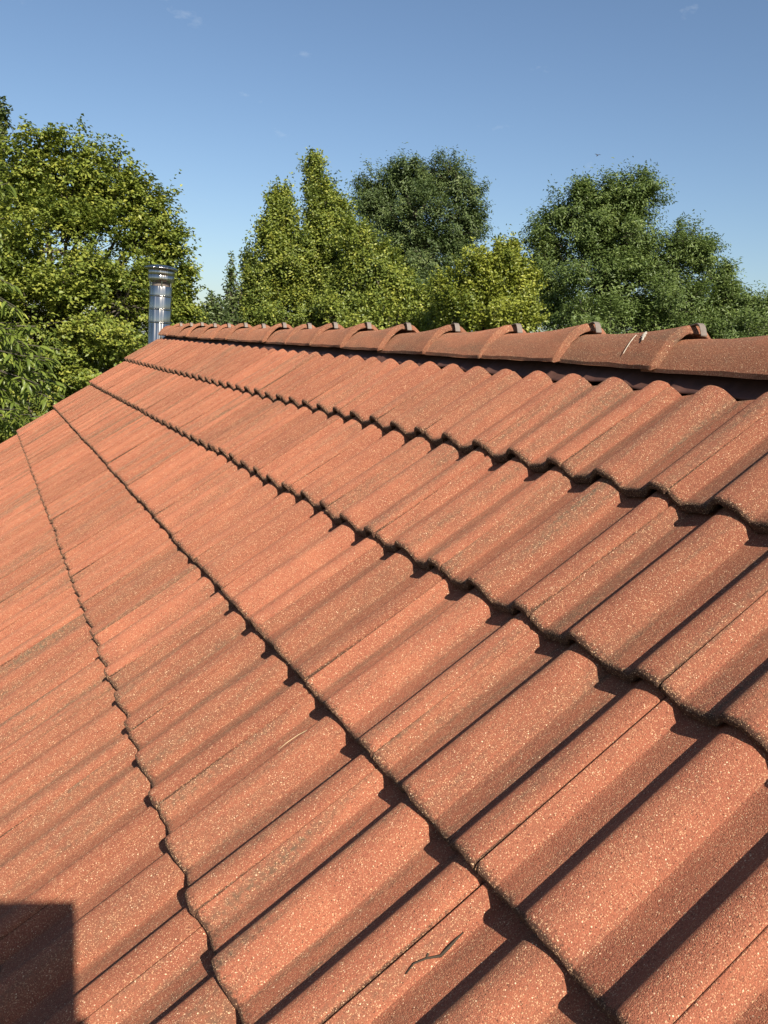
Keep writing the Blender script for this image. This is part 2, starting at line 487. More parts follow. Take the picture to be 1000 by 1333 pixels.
rnd = random.Random(7)
N_ROWS = 7
LAST = 20
for r in range(N_ROWS):
    for j in range(-4, LAST + 1):
        pool = (topc if r == 0 else full) if j < LAST else (vtop if r == 0 else vfull)
        me = rnd.choice(pool)
        jx = rnd.gauss(0, 0.0016); jy = rnd.gauss(0, 0.0010); jz = rnd.uniform(0, 0.0022)
        M = Matrix.Translation((-r * GAUGE + jx, j * COVER + jy, jz)) @ Matrix.Rotation(rnd.gauss(0, 0.0022), 4, 'Z') @ Matrix.Rotation(rnd.gauss(0, 0.0035), 4, 'X')
        link('tile', me, roof, M)

# ---- ridge roll (vented flashing) under the ridge tiles
rV, rF = [], []
ysamp = np.arange(-1.2, VERGE - 0.02, 0.0075)
xs = [0.338, 0.345, 0.362, 0.385, 0.41, 0.44]
for i, y in enumerate(ysamp):
    p = prof(float(y) - 0.004)
    pleat = 0.0010 * math.sin(y * 41.0) + 0.0055 * (((y - 0.02) / 0.15) % 1.0) + 0.004 * math.sin(y * 9.1) + 0.003 * math.sin(y * 23.7 + 1)
    for k, x in enumerate(xs):
        base = -0.027 * x / GAUGE
        q = k / (len(xs) - 1)
        z = base + 0.003 + p * 0.12 * (1 - 0.5 * q) + 0.018 * q ** 1.2 + pleat * 1.0 * (1 - 0.4 * q)
        rV.append((x + 0.004 * math.sin(y * 17.0) * (1 - q), y, z))
    if i:
        n = len(xs)
        for k in range(n - 1):
            rF.append(((i - 1) * n + k, (i - 1) * n + k + 1, i * n + k + 1, i * n + k))
ro = link('ridge_flashing', mesh('ridge_flashing', rV, rF, FLASH, smooth=True), roof)
sm = ro.modifiers.new('thickness', 'SOLIDIFY'); sm.thickness = 0.002

# ---- ridge tiles
RIDGE_L = 0.362
def ridge_mesh(seed):
    rnd = random.Random(seed)
    ph = [rnd.uniform(0, 6.28) for _ in range(4)]
    LEN = 0.415
    # local: x across the ridge, y along it (0 = exposed near nose), z up; z=0 at the lower edges
    def section(sc, hh, th):
        pts = []
        for k in range(23):
            u = -1 + 2 * k / 22
            u = math.copysign(abs(u) ** 0.9, u)
            x = 0.113 * sc * u
            z = hh * (1 - abs(u) ** 2.15)
            pts.append((x * (1 - th / 0.113), z * (1 - th / 0.09)))
        d = 0.010 if th < 0.013 else 0.004
        return [(pts[0][0], -d)] + pts + [(pts[-1][0], -d)]
    st = [  # y, scale, height, shrink (rounded nose)
        (0.020, 1.0, 0.0, 0.0205), (0.0015, 1.0, 0.0, 0.0200), (0.0, 1.0, 0.0, 0.0185), (0.0010, 1, 0, 0.0150), (0.0118, 1, 0, 0.0012), (0.0135, 1, 0, 0.0003), (0.018, 1, 0, 0.0),
        (0.03, 1, 0, 0), (0.05, 1, 0, 0), (0.075, 1, 0, 0), (0.11, 1, 0, 0), (0.17, 1, 0, 0), (0.25, 1, 0, 0), (0.33, 1, 0, 0), (LEN, 1, 0, 0), (LEN + 0.001, 1, 0, 0.014)]
    V, F = [], []
    for y, _, _, shr in st:
        fl = max(0.0, 1 - y / 0.24)
        flare = 0.0205 * fl ** 1.7
        taper = 1.0 - 0.075 * (y / LEN)
        hh = 0.081 * (2 * taper - 1) + flare
        pts = section(taper + flare * 0.32 / 0.113, hh, shr)
        for k, (x, z) in enumerate(pts):
            w = 0.0007 * math.sin(k * 1.3 + y * 30 + ph[0]) + 0.0006 * math.sin(y * 47 + ph[1] + k)
            ed = rnd.gauss(0, 0.0008) if (y < 0.013 or k in (0, 1, 23, 24)) else 0
            V.append((x + w, y + ed * (1 if y < 0.013 else 0), z + w + ed))
    n = 25
    for i in range(len(st) - 1):
        for k in range(n - 1):
            F.append((i * n + k, i * n + k + 1, (i + 1) * n + k + 1, (i + 1) * n + k))
    # inner shell
    off = len(V)
    inner = [(0.020, 0.0205), (0.1, 0.016), (LEN + 0.001, 0.014)]
    for y, shr in inner:
        fl = max(0.0, 1 - y / 0.24); flare = 0.0205 * fl ** 1.7; taper = 1.0 - 0.075 * (y / LEN)
        for x, z in section(taper + flare * 0.32 / 0.113, 0.081 * (2 * taper - 1) + flare, shr):
            V.append((x, y, z))
    for i in range(2):
        for k in range(n - 1):
            F.append((off + i * n + k, off + (i + 1) * n + k, off + (i + 1) * n + k + 1, off + i * n + k + 1))
    # lower edges
    def strip(k):
        outer = [i * n + k for i in range(len(st))]
        inn = [off + i * n + k for i in range(3)]
        return tuple(outer + inn[::-1])
    F.append(strip(0)); F.append(strip(24)[::-1])
    me = mesh('ridge_tile', V, F, RIDGE, smooth=True)
    shade_by_angle(me, 24)
    return me
rmeshes = [ridge_mesh(s) for s in (1, 2, 3, 4)]
# clip: strap over the small end of the nearer tile, hooked round the nose
def clip_mesh():
    V, F = [], []
    path = [(0.03, 0.0940), (0.012, 0.0985), (0.0, 0.1012), (-0.004, 0.1025), (-0.0065, 0.1035), (-0.010, 0.1030), (-0.016, 0.0990), (-0.020, 0.0920), (-0.026, 0.0760)]
    for i, (y, z) in enumerate(path):
        for s in (-1, 1):
            V.append((s * 0.0095, y, z + 0.0)); V.append((s * 0.0095, y + 0.001, z - 0.002))
        if i:
            a, b = (i - 1) * 4, i * 4
            F += [(a, b, b + 2, a + 2), (a + 1, a + 3, b + 3, b + 1), (a, a + 1, b + 1, b), (a + 2, b + 2, b + 3, a + 3)]
    F += [(0, 2, 3, 1), (len(V) - 4, len(V) - 3, len(V) - 1, len(V) - 2)]
    return mesh('ridge_clip', V, F, CLIP)
clipm = clip_mesh()
RB = 4.6 + 0.2350                              # height of the ridge tiles' lower edge
rnd = random.Random(11)
R_TO = ROOFM.inverted()
for k in range(-6, 16):
    y = 0.672 + RIDGE_L * k
    tilt = rnd.gauss(0, 0.006); dz = rnd.gauss(0, 0.0022); dx = rnd.gauss(0, 0.0025)
    if k == 9: tilt += 0.010; dz -= 0.004
    W = Matrix.Translation((APEX_X + dx, y + rnd.gauss(0, 0.004), RB + dz)) @ Matrix.Rotation(tilt - 0.012, 4, 'X') @ Matrix.Rotation(rnd.gauss(0, 0.012), 4, 'Z')
    me = rmeshes[k % 4]
    link('ridge_tile', me, roof, R_TO @ W)
    link('ridge_clip', clipm, roof, R_TO @ W @ Matrix.Translation((rnd.uniform(-0.004, 0.004), 0, 0.0)))
# end cap of the ridge at the gable
capv = [(0.106 * u, 0, 0.079 * (1 - abs(u) ** 2.15)) for u in [1 - i / 8 for i in range(17)]]
cv = capv + [(x, 0.012, z) for x, _, z in capv]
cf = [tuple(range(17))] + [tuple(range(17, 34))[::-1]] + [(i, i + 17, (i + 1) % 17 + 17, (i + 1) % 17) for i in range(17)]
link('ridge_end_cap', mesh('ridge_end_cap', cv, cf, RIDGE), roof, R_TO @ Matrix.Translation((APEX_X, 6.50, RB)))

# back slope covering (away from the camera): courses as one stepped sheet
bV, bF = [], []
for r in range(N_ROWS):
    X0, X1 = -r * GAUGE, -r * GAUGE + GAUGE * (1.0 if r else 0.97)
    n0 = len(bV)
    for X, Zl in ((X0, -0.016), (X0, 0.0), (X1, -0.022)):
        for i in range(0, 146):
            y = NEAR_END + 0.2 + i * 0.0588
            w = ROOFM @ Vector((X, y, prof(y) + Zl))
            bV.append(to_roof((2 * APEX_X - w.x, w.y, w.z)))
    for a in range(2):
        for i in range(145):
            bF.append((n0 + a * 146 + i, n0 + a * 146 + i + 1, n0 + (a + 1) * 146 + i + 1, n0 + (a + 1) * 146 + i))
bs_ = link('back_slope', mesh('back_slope', bV, bF, TILE, smooth=True), roof)

# walls and gable
apz = Z0 + APEX_X * math.tan(PITCH) - 0.22
eave_w = roofw(EAVE_X + 0.35, 0, -0.17)
half = APEX_X - eave_w.x
gy = VERGE - 0.28
pts = [(-half, 0), (half, 0), (half, eave_w.z), (0, apz), (-half, eave_w.z)]
wv = [(x, gy - 2.0, z) for x, z in pts] + [(x, NEAR_END + 0.3 - 2.0, z) for x, z in pts]
wf = [(0, 1, 2, 3, 4), (9, 8, 7, 6, 5), (0, 5, 6, 1), (1, 6, 7, 2), (0, 4, 9, 5)]
link('wall', mesh('wall', wv, wf, RENDER_W), house)
for sgn in (-1, 1):
    a = Vector((0, VERGE - 0.045 - 2.0, apz + 0.10)); b = Vector((sgn * (half + 0.30), VERGE - 0.045 - 2.0, apz + 0.10 - (half + 0.30) * math.tan(PITCH)))
    V = []
    for p in (a, b):
        for dy in (0, 0.03):
            for dz in (0, -0.17): V.append((p.x, p.y + dy, p.z + dz))
    F = [(0, 1, 5, 4), (2, 6, 7, 3), (0, 4, 6, 2), (1, 3, 7, 5), (0, 2, 3, 1), (4, 5, 7, 6)]
    link('barge_board', mesh('barge_board', V, F, WOOD), house)
for sgn in (-1, 1):
    gx = sgn * (half + 0.36)
    gz = eave_w.z + 0.0
    V, F = [], []
    for i, y in enumerate((NEAR_END - 2.0, VERGE - 0.1 - 2.0)):
        for k in range(9):
            a = math.pi + math.pi * k / 8
            V.append((gx + 0.065 * math.cos(a), y, gz - 0.05 + 0.065 * math.sin(a)))
    F = [(k, k + 1, k + 10, k + 9) for k in range(8)]
    g = link('gutter', mesh('gutter', V, F, CLIP, smooth=True), house)
    mod = g.modifiers.new('thickness', 'SOLIDIFY'); mod.thickness = 0.003

# ------------------------------------------------------------------ flue pipe
FL = Vector((0.375, 6.86, 0.0))
flue = empty('flue_pipe', (FL.x, FL.y, 0))
tag(flue, 'shiny stainless steel flue pipe with rain cap at the gable end of the ridge', 'flue pipe')
flue.rotation_euler = (0, R_(2.2), 0)
FLX = -math.sin(R_(2.2)) * 4.9
flue.location.x += FLX
RAD = 0.100
secs = [(0.05, 1.5), (1.5, 2.98), (2.98, 4.46), (4.46, 4.945), (4.945, 5.06), (5.06, 5.175), (5.175, 5.255)]
for i, (a, b) in enumerate(secs):
    r = RAD - 0.0012 * (i % 2)
    v, f = lathe([(r, a), (r, b - 0.004), (r - 0.002, b)], 48)
    me = mesh('pipe_section', v, f, STEEL, smooth=True); shade_by_angle(me, 40)
    sec = link('pipe_section', me, flue)
    if b < 5.2:
        v, f = lathe([(RAD - 0.001, b - 0.012), (RAD + 0.004, b - 0.009), (RAD + 0.006, b - 0.004), (RAD + 0.004, b + 0.001), (RAD - 0.001, b + 0.004)], 48, cap=False)
        link('joint_band', mesh('joint_band', v, f, STEEL, smooth=True), sec)
cowl = link('cowl', mesh('cowl', *lathe([(0.085, 5.290), (0.090, 5.296), (0.114, 5.302), (0.117, 5.309), (0.116, 5.345), (0.113, 5.350), (0.116, 5.355), (0.116, 5.392), (0.112, 5.398)], 48), STEEL, smooth=True), flue)
shade_by_angle(cowl.data, 35)
link('neck', mesh('neck', *lathe([(0.078, 5.24), (0.078, 5.30)], 32), CLIP, smooth=True), flue)
cap = link('rain_cap', mesh('rain_cap', *lathe([(0.06, 5.398), (0.146, 5.400), (0.149, 5.413), (0.115, 5.428), (0.070, 5.438), (0.02, 5.442)], 48), STEEL, smooth=True), flue)
for k in range(3):
    a = 2.1 * k + 0.4
    v, f = tube([(0.10 * math.cos(a), 0.10 * math.sin(a), 5.25), (0.104 * math.cos(a), 0.104 * math.sin(a), 5.32)], 0.006, 6)
    link('strut', mesh('strut', v, f, STEEL), flue)
bv, bf2 = box(-0.02, 0.02, -0.80, -0.10, 0, 0.03)
for zz in (1.6, 3.6):
    link('wall_bracket', mesh('wall_bracket', bv, bf2, STEEL), flue, Matrix.Translation((0, 0, zz)))

# ------------------------------------------------------------------ trees
rng = np.random.default_rng(5)

def leaves_geom(P, D, U, Ln, Wd, fold=0.25):
    """diamond leaves: base P, direction D, face normal-ish U, length, width"""
    S = np.cross(D, U); S /= np.linalg.norm(S, axis=1, keepdims=True) + 1e-9
    Nn = np.cross(S, D)
    mid = P + D * (Ln * 0.45)[:, None]
    a = mid + S * (Wd * 0.5)[:, None] + Nn * (Wd * fold)[:, None]
    b = mid - S * (Wd * 0.5)[:, None] + Nn * (Wd * fold)[:, None]
    t = P + D * Ln[:, None] - Nn * (Ln * 0.12)[:, None]
    V = np.stack([P, a, t, b], 1).reshape(-1, 3)
    n = len(P)
    base = np.arange(n) * 4
    F = np.stack([np.stack([base, base + 1, base + 2], 1), np.stack([base, base + 2, base + 3], 1)], 1).reshape(-1, 3)
    return V, F

def unit(v): return v / (np.linalg.norm(v, axis=-1, keepdims=True) + 1e-9)

def make_tree(name, label, lobes, base, mat, n_spray, leaf, style, group='trees behind the roof', seed=0, bark=BARK, trunk_r=0.12):
    rng = np.random.default_rng(seed)
    bx, by = base
    root = empty(name, (bx, by, 0))
    tag(root, label, 'tree', group)
    B = np.array([bx, by, 0.0])
    lobes = np.array(lobes)
    area = (lobes[:, 3] * lobes[:, 4]) ** 0.9
    prob = area / area.sum()
    which = rng.choice(len(lobes), n_spray, p=prob)
    dirs = unit(rng.normal(size=(n_spray, 3)))
    # irregular lobe surface: low-frequency bumps
    ph = rng.uniform(0, 6.28, (len(lobes), 6))
    bump = 1 + 0.16 * np.sin(dirs[:, 0] * 5 + ph[which, 0]) * np.sin(dirs[:, 2] * 6 + ph[which, 1]) + 0.10 * np.sin(dirs[:, 1] * 11 + dirs[:, 2] * 9 + ph[which, 2])
    rad = rng.uniform(0, 1, n_spray) ** 0.30 * bump
    rad = np.minimum(rad, 1.12)
    LR = lobes[which][:, [3, 3, 4]]
    C0 = lobes[which][:, :3]
    tip = C0 + dirs * LR * rad[:, None]
    # gather most sprays into clumps spread over each lobe, leaving gaps between
    nc = style.get('clumps', 16)
    cd = unit(rng.normal(size=(len(lobes), nc, 3))) * rng.uniform(0.62, 1.02, (len(lobes), nc, 1))
    cs = rng.uniform(0.20, 0.40, (len(lobes), nc))
    ci = rng.integers(0, nc, n_spray)
    cc = cd[which, ci] * LR + C0
    d2 = unit(rng.normal(size=(n_spray, 3))) * rng.uniform(0.2, 1.0, (n_spray, 1)) ** 0.5
    d2[:, 2] *= style.get('clump_z', 0.8)
    ctip = cc + d2 * cs[which, ci][:, None] * LR
    inc = rng.uniform(size=n_spray) < 0.74
    tip = np.where(inc[:, None], ctip, tip)
    clump_id = which * nc + ci
    dirs = np.where(inc[:, None], unit((tip - C0) / LR), dirs)
    outw = unit(dirs / LR + 1e-6)
    up = np.array([0, 0, 1.0])
    nl = style['n']
    if style['kind'] == 'upright':
        tw = unit(outw * 0.55 + up * 0.75 + rng.normal(size=(n_spray, 3)) * 0.30)
    elif style['kind'] == 'flat':
        tw = unit(outw * np.array([1, 1, 0.35]) + up * 0.12 + rng.normal(size=(n_spray, 3)) * 0.35)
    else:
        tw = unit(outw * 0.9 + up * 0.25 + rng.normal(size=(n_spray, 3)) * 0.35)
    Lt = style['twig'] * rng.uniform(0.5, 1.25, n_spray)
    # a few long shoots that break the outline
    shoot = rng.uniform(size=n_spray) < style.get('shoots', 0.05)
    Lt = np.where(shoot & (rad > 0.8), Lt * 1.8, Lt)
    tw0 = tip - tw * (Lt * 0.6)[:, None]
    # leaves along each twig
    s = (np.arange(nl) + rng.uniform(0, 1, (n_spray, nl))) / nl
    P = tw0[:, None] + tw[:, None] * (Lt[:, None] * s)[..., None]
    side = unit(np.cross(tw, up + rng.normal(size=(n_spray, 3)) * 0.2))
    alt = np.where(np.arange(nl) % 2 == 0, 1.0, -1.0)[None, :, None]
    D = unit(side[:, None] * alt * rng.uniform(0.5, 1.0, (n_spray, nl, 1)) + tw[:, None] * 0.55 + rng.normal(size=(n_spray, nl, 3)) * 0.34 + np.array([0, 0, -style['droop']]))
    U = unit(np.array([0, 0, 1.0]) * style['lift'] + outw[:, None] * 0.6 + rng.normal(size=(n_spray, nl, 3)) * 0.38)
    spread = rng.normal(size=(n_spray, nl, 3)) * style['spread']
    P = P + spread
    Ln = leaf[0] * rng.uniform(0.65, 1.2, (n_spray, nl))
    Wd = leaf[1] * rng.uniform(0.7, 1.15, (n_spray, nl))
    V, F = leaves_geom(P.reshape(-1, 3), D.reshape(-1, 3), U.reshape(-1, 3), Ln.ravel(), Wd.ravel())
    ct = rng.normal(0, 0.17, len(lobes) * style.get('clumps', 16))
    cl = np.clip(rng.beta(2.0, 2.4, n_spray) + ct[clump_id], 0, 1)
    tint = np.clip(cl[:, None] * 0.72 + rng.normal(0.14, 0.09, (n_spray, nl)), 0, 1)
    tint = np.where(rng.uniform(size=(n_spray, nl)) < style.get('yellow', 0.02), 1.0, tint)
    V -= B
    crown = link('crown', fast_mesh('crown', V, F, mat, np.repeat(tint.ravel(), 4)), root)
    crown['kind'] = 'stuff'
    # wood: trunk, limbs to lobes, twigs to a share of the sprays
    cx = lobes[:, :3] - B
    zlow = cx[:, 2].min()
    mean = np.average(cx, axis=0, weights=area)
    pts = [Vector((0, 0, -0.05)), Vector((mean[0] * 0.15, mean[1] * 0.15, zlow * 0.5)), Vector((mean[0] * 0.55, mean[1] * 0.55, zlow)), Vector((mean[0], mean[1], mean[2]))]
    hi = cx[np.argmax(cx[:, 2] + lobes[:, 4])]
    pts.append(Vector((hi[0], hi[1], hi[2] + 0.0)))
    v, f = tube(pts, [trunk_r * 1.25, trunk_r, trunk_r * 0.8, trunk_r * 0.45, 0.015], 10)
    link('trunk', mesh('trunk', v, f, bark, smooth=True), root)
    parts = []
    for c in cx:
        a = Vector((mean[0] * 0.5, mean[1] * 0.5, min(c[2] - 0.35, mean[2]) * 0.93)); e = Vector(c)
        m = a.lerp(e, 0.5) + Vector(rng.normal(size=3) * 0.08)
        parts.append(tube([a, m, e], [trunk_r * 0.34, trunk_r * 0.22, 0.012], 6))
    sel = rng.choice(n_spray, min(n_spray, 420), replace=False)
    for i in sel:
        c = Vector(C0[i] - B); a = Vector(tw0[i] - B); t = Vector(tip[i] - B)
        parts.append(tube([c, a.lerp(c, 0.4) + Vector(rng.normal(size=3) * 0.04), a, t], [0.011, 0.008, 0.006, 0.003], 4, cap=False))
    v, f = join(*parts)
    link('branches', mesh('branches', v, f, bark, smooth=True), root)
    return root

LOBES = {
    'maple': [(-0.3, 11.23, 6.97, 0.36, 0.51), (-0.51, 11.24, 6.66, 0.28, 0.44), (0.24, 11.18, 6.94, 0.34, 0.48), (0.06, 11.2, 6.49, 0.61, 0.5), (0.63, 11.13, 6.7, 0.35, 0.45), (0.9, 11.08, 6.56, 0.27, 0.35), (1.19, 11.03, 6.53, 0.21, 0.27), (1.02, 11.06, 6.1, 0.44, 0.42), (1.33, 11.0, 5.92, 0.3, 0.38), (1.43, 10.98, 5.5, 0.28, 0.32), (1.26, 11.02, 5.2, 0.43, 0.39), (0.01, 10.9, 5.79, 0.9, 0.7), (-0.29, 10.82, 4.9, 1.09, 0.9), (0.65, 10.72, 5.15, 0.77, 0.71), (0.53, 10.64, 4.35, 0.92, 0.61), (-0.6, 10.74, 3.91, 0.89, 0.6), (-0.82, 10.45, 3.25, 1.07, 0.58), (-1.34, 11.25, 5.22, 0.98, 1.47)],
    'dark_column': [(-0.67, 14.25, 7.7, 0.15, 0.48), (-0.79, 14.25, 6.89, 0.27, 0.85), (-1.0, 14.25, 5.81, 0.49, 0.99)],
    'sapling_a': [(2.96, 13.69, 5.91, 0.05, 0.3), (2.94, 13.7, 5.55, 0.12, 0.3), (2.9, 13.71, 5.19, 0.18, 0.3)],
    'sapling_b': [(3.43, 14.08, 5.91, 0.08, 0.36), (3.41, 14.08, 5.5, 0.18, 0.37), (3.37, 14.09, 5.12, 0.26, 0.34)],
    'sapling_c': [(2.43, 12.8, 5.31, 0.11, 0.2), (2.34, 12.82, 5.08, 0.23, 0.23)],
    'hornbeam_tall': [(4.44, 13.73, 7.71, 0.18, 0.41), (4.63, 13.65, 7.33, 0.33, 0.47), (4.72, 13.61, 6.84, 0.42, 0.62), (4.44, 13.73, 6.35, 0.56, 0.7), (3.9, 13.92, 7.31, 0.15, 0.33), (3.86, 13.93, 6.88, 0.33, 0.47), (3.75, 13.97, 6.3, 0.45, 0.62), (4.12, 13.84, 6.12, 0.56, 0.7), (3.58, 14.03, 5.61, 0.42, 0.62), (4.82, 13.57, 5.69, 0.78, 0.78), (4.15, 13.84, 5.23, 1.0, 0.54)],
    'hornbeam_mid': [(4.77, 12.51, 6.51, 0.32, 0.34), (5.0, 12.4, 6.12, 0.48, 0.48), (5.4, 12.21, 5.78, 0.53, 0.43), (4.85, 12.47, 5.47, 0.67, 0.54), (5.86, 11.97, 5.53, 0.43, 0.35), (5.29, 12.27, 5.17, 1.08, 0.4)],
    'ash_back': [(9.09, 20.98, 9.24, 0.6, 0.56), (9.7, 20.68, 9.52, 0.56, 0.6), (10.42, 20.3, 9.51, 0.56, 0.6), (10.99, 19.98, 9.44, 0.6, 0.6), (11.43, 19.72, 8.79, 0.47, 0.65), (11.25, 19.83, 8.13, 0.74, 0.74), (10.11, 20.47, 8.37, 1.3, 1.08), (8.94, 21.05, 8.41, 0.52, 0.87), (9.37, 20.85, 7.6, 0.79, 0.79), (10.55, 20.23, 7.36, 1.14, 0.79), (10.22, 20.41, 6.28, 1.55, 1.1)],
    'hornbeam_yellow': [(5.93, 10.18, 5.96, 0.45, 0.4), (6.22, 9.99, 6.07, 0.31, 0.33), (5.65, 10.36, 5.6, 0.43, 0.41), (6.42, 9.86, 5.7, 0.28, 0.5), (6.07, 10.09, 5.4, 0.72, 0.38), (6.1, 10.07, 6.31, 0.09, 0.16)],
    'ash_right': [(11.73, 14.59, 8.41, 0.59, 0.42), (11.97, 14.38, 8.32, 0.63, 0.52), (12.4, 14.0, 8.44, 0.45, 0.45), (11.26, 14.97, 8.17, 0.6, 0.53), (11.64, 14.67, 7.68, 0.78, 0.71), (10.89, 15.25, 7.57, 0.43, 0.61), (10.92, 15.23, 6.62, 0.5, 0.86), (12.32, 14.08, 7.53, 0.77, 0.77), (11.86, 14.48, 6.5, 1.42, 1.07), (13.19, 13.24, 7.41, 0.58, 0.41), (12.92, 13.51, 6.96, 0.66, 0.59), (13.44, 12.98, 7.14, 0.31, 0.44), (13.01, 13.42, 6.12, 1.05, 0.79), (12.07, 14.3, 5.55, 1.79, 0.63)],
    'ash_low': [(14.53, 13.27, 6.63, 0.29, 0.47), (14.66, 13.13, 6.15, 0.54, 0.54), (15.07, 12.65, 6.08, 0.53, 0.39), (14.17, 13.67, 5.91, 0.73, 0.55), (14.81, 12.95, 5.63, 1.26, 0.47)],
}
UP = dict(kind='upright', n=22, twig=0.42, droop=0.15, lift=0.5, spread=0.022, shoots=0.12, yellow=0.03)
FLAT = dict(kind='flat', n=20, twig=0.40, droop=0.12, lift=1.2, spread=0.022, shoots=0.06, yellow=0.03)
ASH = dict(kind='open', n=26, twig=0.60, droop=0.38, lift=0.9, spread=0.045, shoots=0.05, yellow=0.0)

make_tree('maple_tree', 'big broad yellow-green tree on the left behind the flue pipe', LOBES['maple'], (-0.2, 11.2), L_MAPLE, 7200, (0.056, 0.042), FLAT, seed=1, trunk_r=0.11)
make_tree('columnar_tree', 'dark narrow treetop cut by the left edge of the photo', LOBES['dark_column'], (-1.1, 14.3), L_DARK, 900, (0.07, 0.045), UP, seed=2)
make_tree('sapling', 'thin grey-green sapling, left one of two spindly shoots beside the tall hornbeam', LOBES['sapling_a'], (2.95, 13.7), L_SAP, 130, (0.07, 0.035), dict(UP, twig=0.26, n=14, yellow=0.0), seed=3, trunk_r=0.025)
make_tree('sapling', 'thin grey-green sapling touching the left foot of the tall hornbeam', LOBES['sapling_b'], (3.4, 14.1), L_SAP, 260, (0.07, 0.035), dict(UP, twig=0.26, n=14, yellow=0.0), seed=4, trunk_r=0.03)
make_tree('sapling', 'low grey-green bushy sapling just right of the flue pipe', LOBES['sapling_c'], (2.35, 12.8), L_SAP, 240, (0.07, 0.035), dict(UP, twig=0.24, n=14, yellow=0.0), seed=5, trunk_r=0.025)
make_tree('hornbeam_tree', 'tall yellow-green hornbeam with two pointed tops left of the middle', LOBES['hornbeam_tall'], (4.2, 13.8), L_HORN, 5600, (0.057, 0.035), UP, seed=6, trunk_r=0.13)
make_tree('hornbeam_tree', 'lower yellow-green hornbeam sloping down right of the two-pointed one', LOBES['hornbeam_mid'], (5.3, 12.3), L_HORN, 3400, (0.057, 0.036), UP, seed=7, trunk_r=0.10)
make_tree('ash_tree', 'dark green round-topped ash tree in the distance, rising behind the hornbeams', LOBES['ash_back'], (10.2, 20.5), L_ASH, 4200, (0.092, 0.034), ASH, seed=8, trunk_r=0.2)
make_tree('hornbeam_tree', 'bright yellow rounded hornbeam between the two ash trees, above the ridge', LOBES['hornbeam_yellow'], (6.0, 10.2), L_YELL, 2900, (0.053, 0.035), UP, seed=9, trunk_r=0.09)
make_tree('ash_tree', 'large spreading mid-green ash tree, the biggest on the right', LOBES['ash_right'], (12.0, 14.4), L_ASH2, 5400, (0.086, 0.032), ASH, seed=10, trunk_r=0.2)
make_tree('ash_tree', 'low green tree at the right edge beside the big ash', LOBES['ash_low'], (14.6, 13.2), L_ASH2, 2300, (0.086, 0.032), ASH, seed=11, trunk_r=0.12)

# ---- near tree with long drooping leaves at the left edge
cb = Vector((-2.3, 8.3, 0))
cherry = empty('cherry_tree', cb)
tag(cherry, 'near tree with long drooping glossy leaves beside the gable at the left edge', 'tree', 'trees behind the roof')
def cherry_leaf(seed):
    r = random.Random(seed)
    V, F = [], []
    n = 6
    curve = r.uniform(0.5, 1.1)
    x = z = 0; ang = r.uniform(0.0, 0.3)
    for i in range(n + 1):
        t = i / n
        w = 0.5 * (math.sin(math.pi * min(1, t * 1.02)) ** 0.8) * (1 - 0.25 * t) * 0.215
        V += [(x, -w, z + w * 0.35), (x, 0, z), (x, w, z + w * 0.35)]
        x += math.cos(ang) / n; z -= math.sin(ang) / n; ang += curve / n
        if i:
            a, b = (i - 1) * 3, i * 3
            F += [(a, b, b + 1, a + 1), (a + 1, b + 1, b + 2, a + 2)]
    return V, F
cl_mesh = []
for s in range(6):
    v, f = cherry_leaf(s)
    me = mesh('leaf', v, f, L_CHERRY, smooth=True)
    at = me.attributes.new('tint', 'FLOAT', 'POINT')
    at.data.foreach_set('value', np.full(len(v), (0.15, 0.3, 0.4, 0.5, 0.65, 0.95)[s], dtype=np.float32))
    cl_mesh.append(me)
TIPS = [(-0.8, 7.55, 6.07), (-0.87, 7.77, 5.45), (-0.78, 7.33, 5.0), (-0.62, 7.54, 4.84), (-0.84, 7.76, 4.51), (-0.62, 7.32, 4.33), (-0.48, 7.54, 4.18), (-0.81, 7.76, 3.97), (-0.43, 7.3, 4.65), (-0.33, 7.53, 4.0), (-0.84, 7.76, 5.79), (-0.74, 7.32, 4.7), (-0.53, 7.55, 4.53), (-0.88, 7.76, 4.83), (-0.69, 7.32, 4.05), (-0.88, 7.57, 4.24), (-0.29, 7.72, 4.28)]
rc = random.Random(3)
rest = []
wood = []
n_obj = 0
allt = [Vector(t) for t in TIPS]
extra = []
for t in allt:
    for _ in range(6):
        extra.append(t + Vector((rc.uniform(-0.55, 0.05), rc.uniform(-0.1, 0.45), rc.uniform(-0.25, 0.2))))
hub = [Vector((-2.1, 8.2, 3.6)), Vector((-2.0, 8.2, 4.4)), Vector((-1.9, 8.2, 5.3)), Vector((-2.0, 8.3, 3.0))]
restV, restF, restT = [], [], []
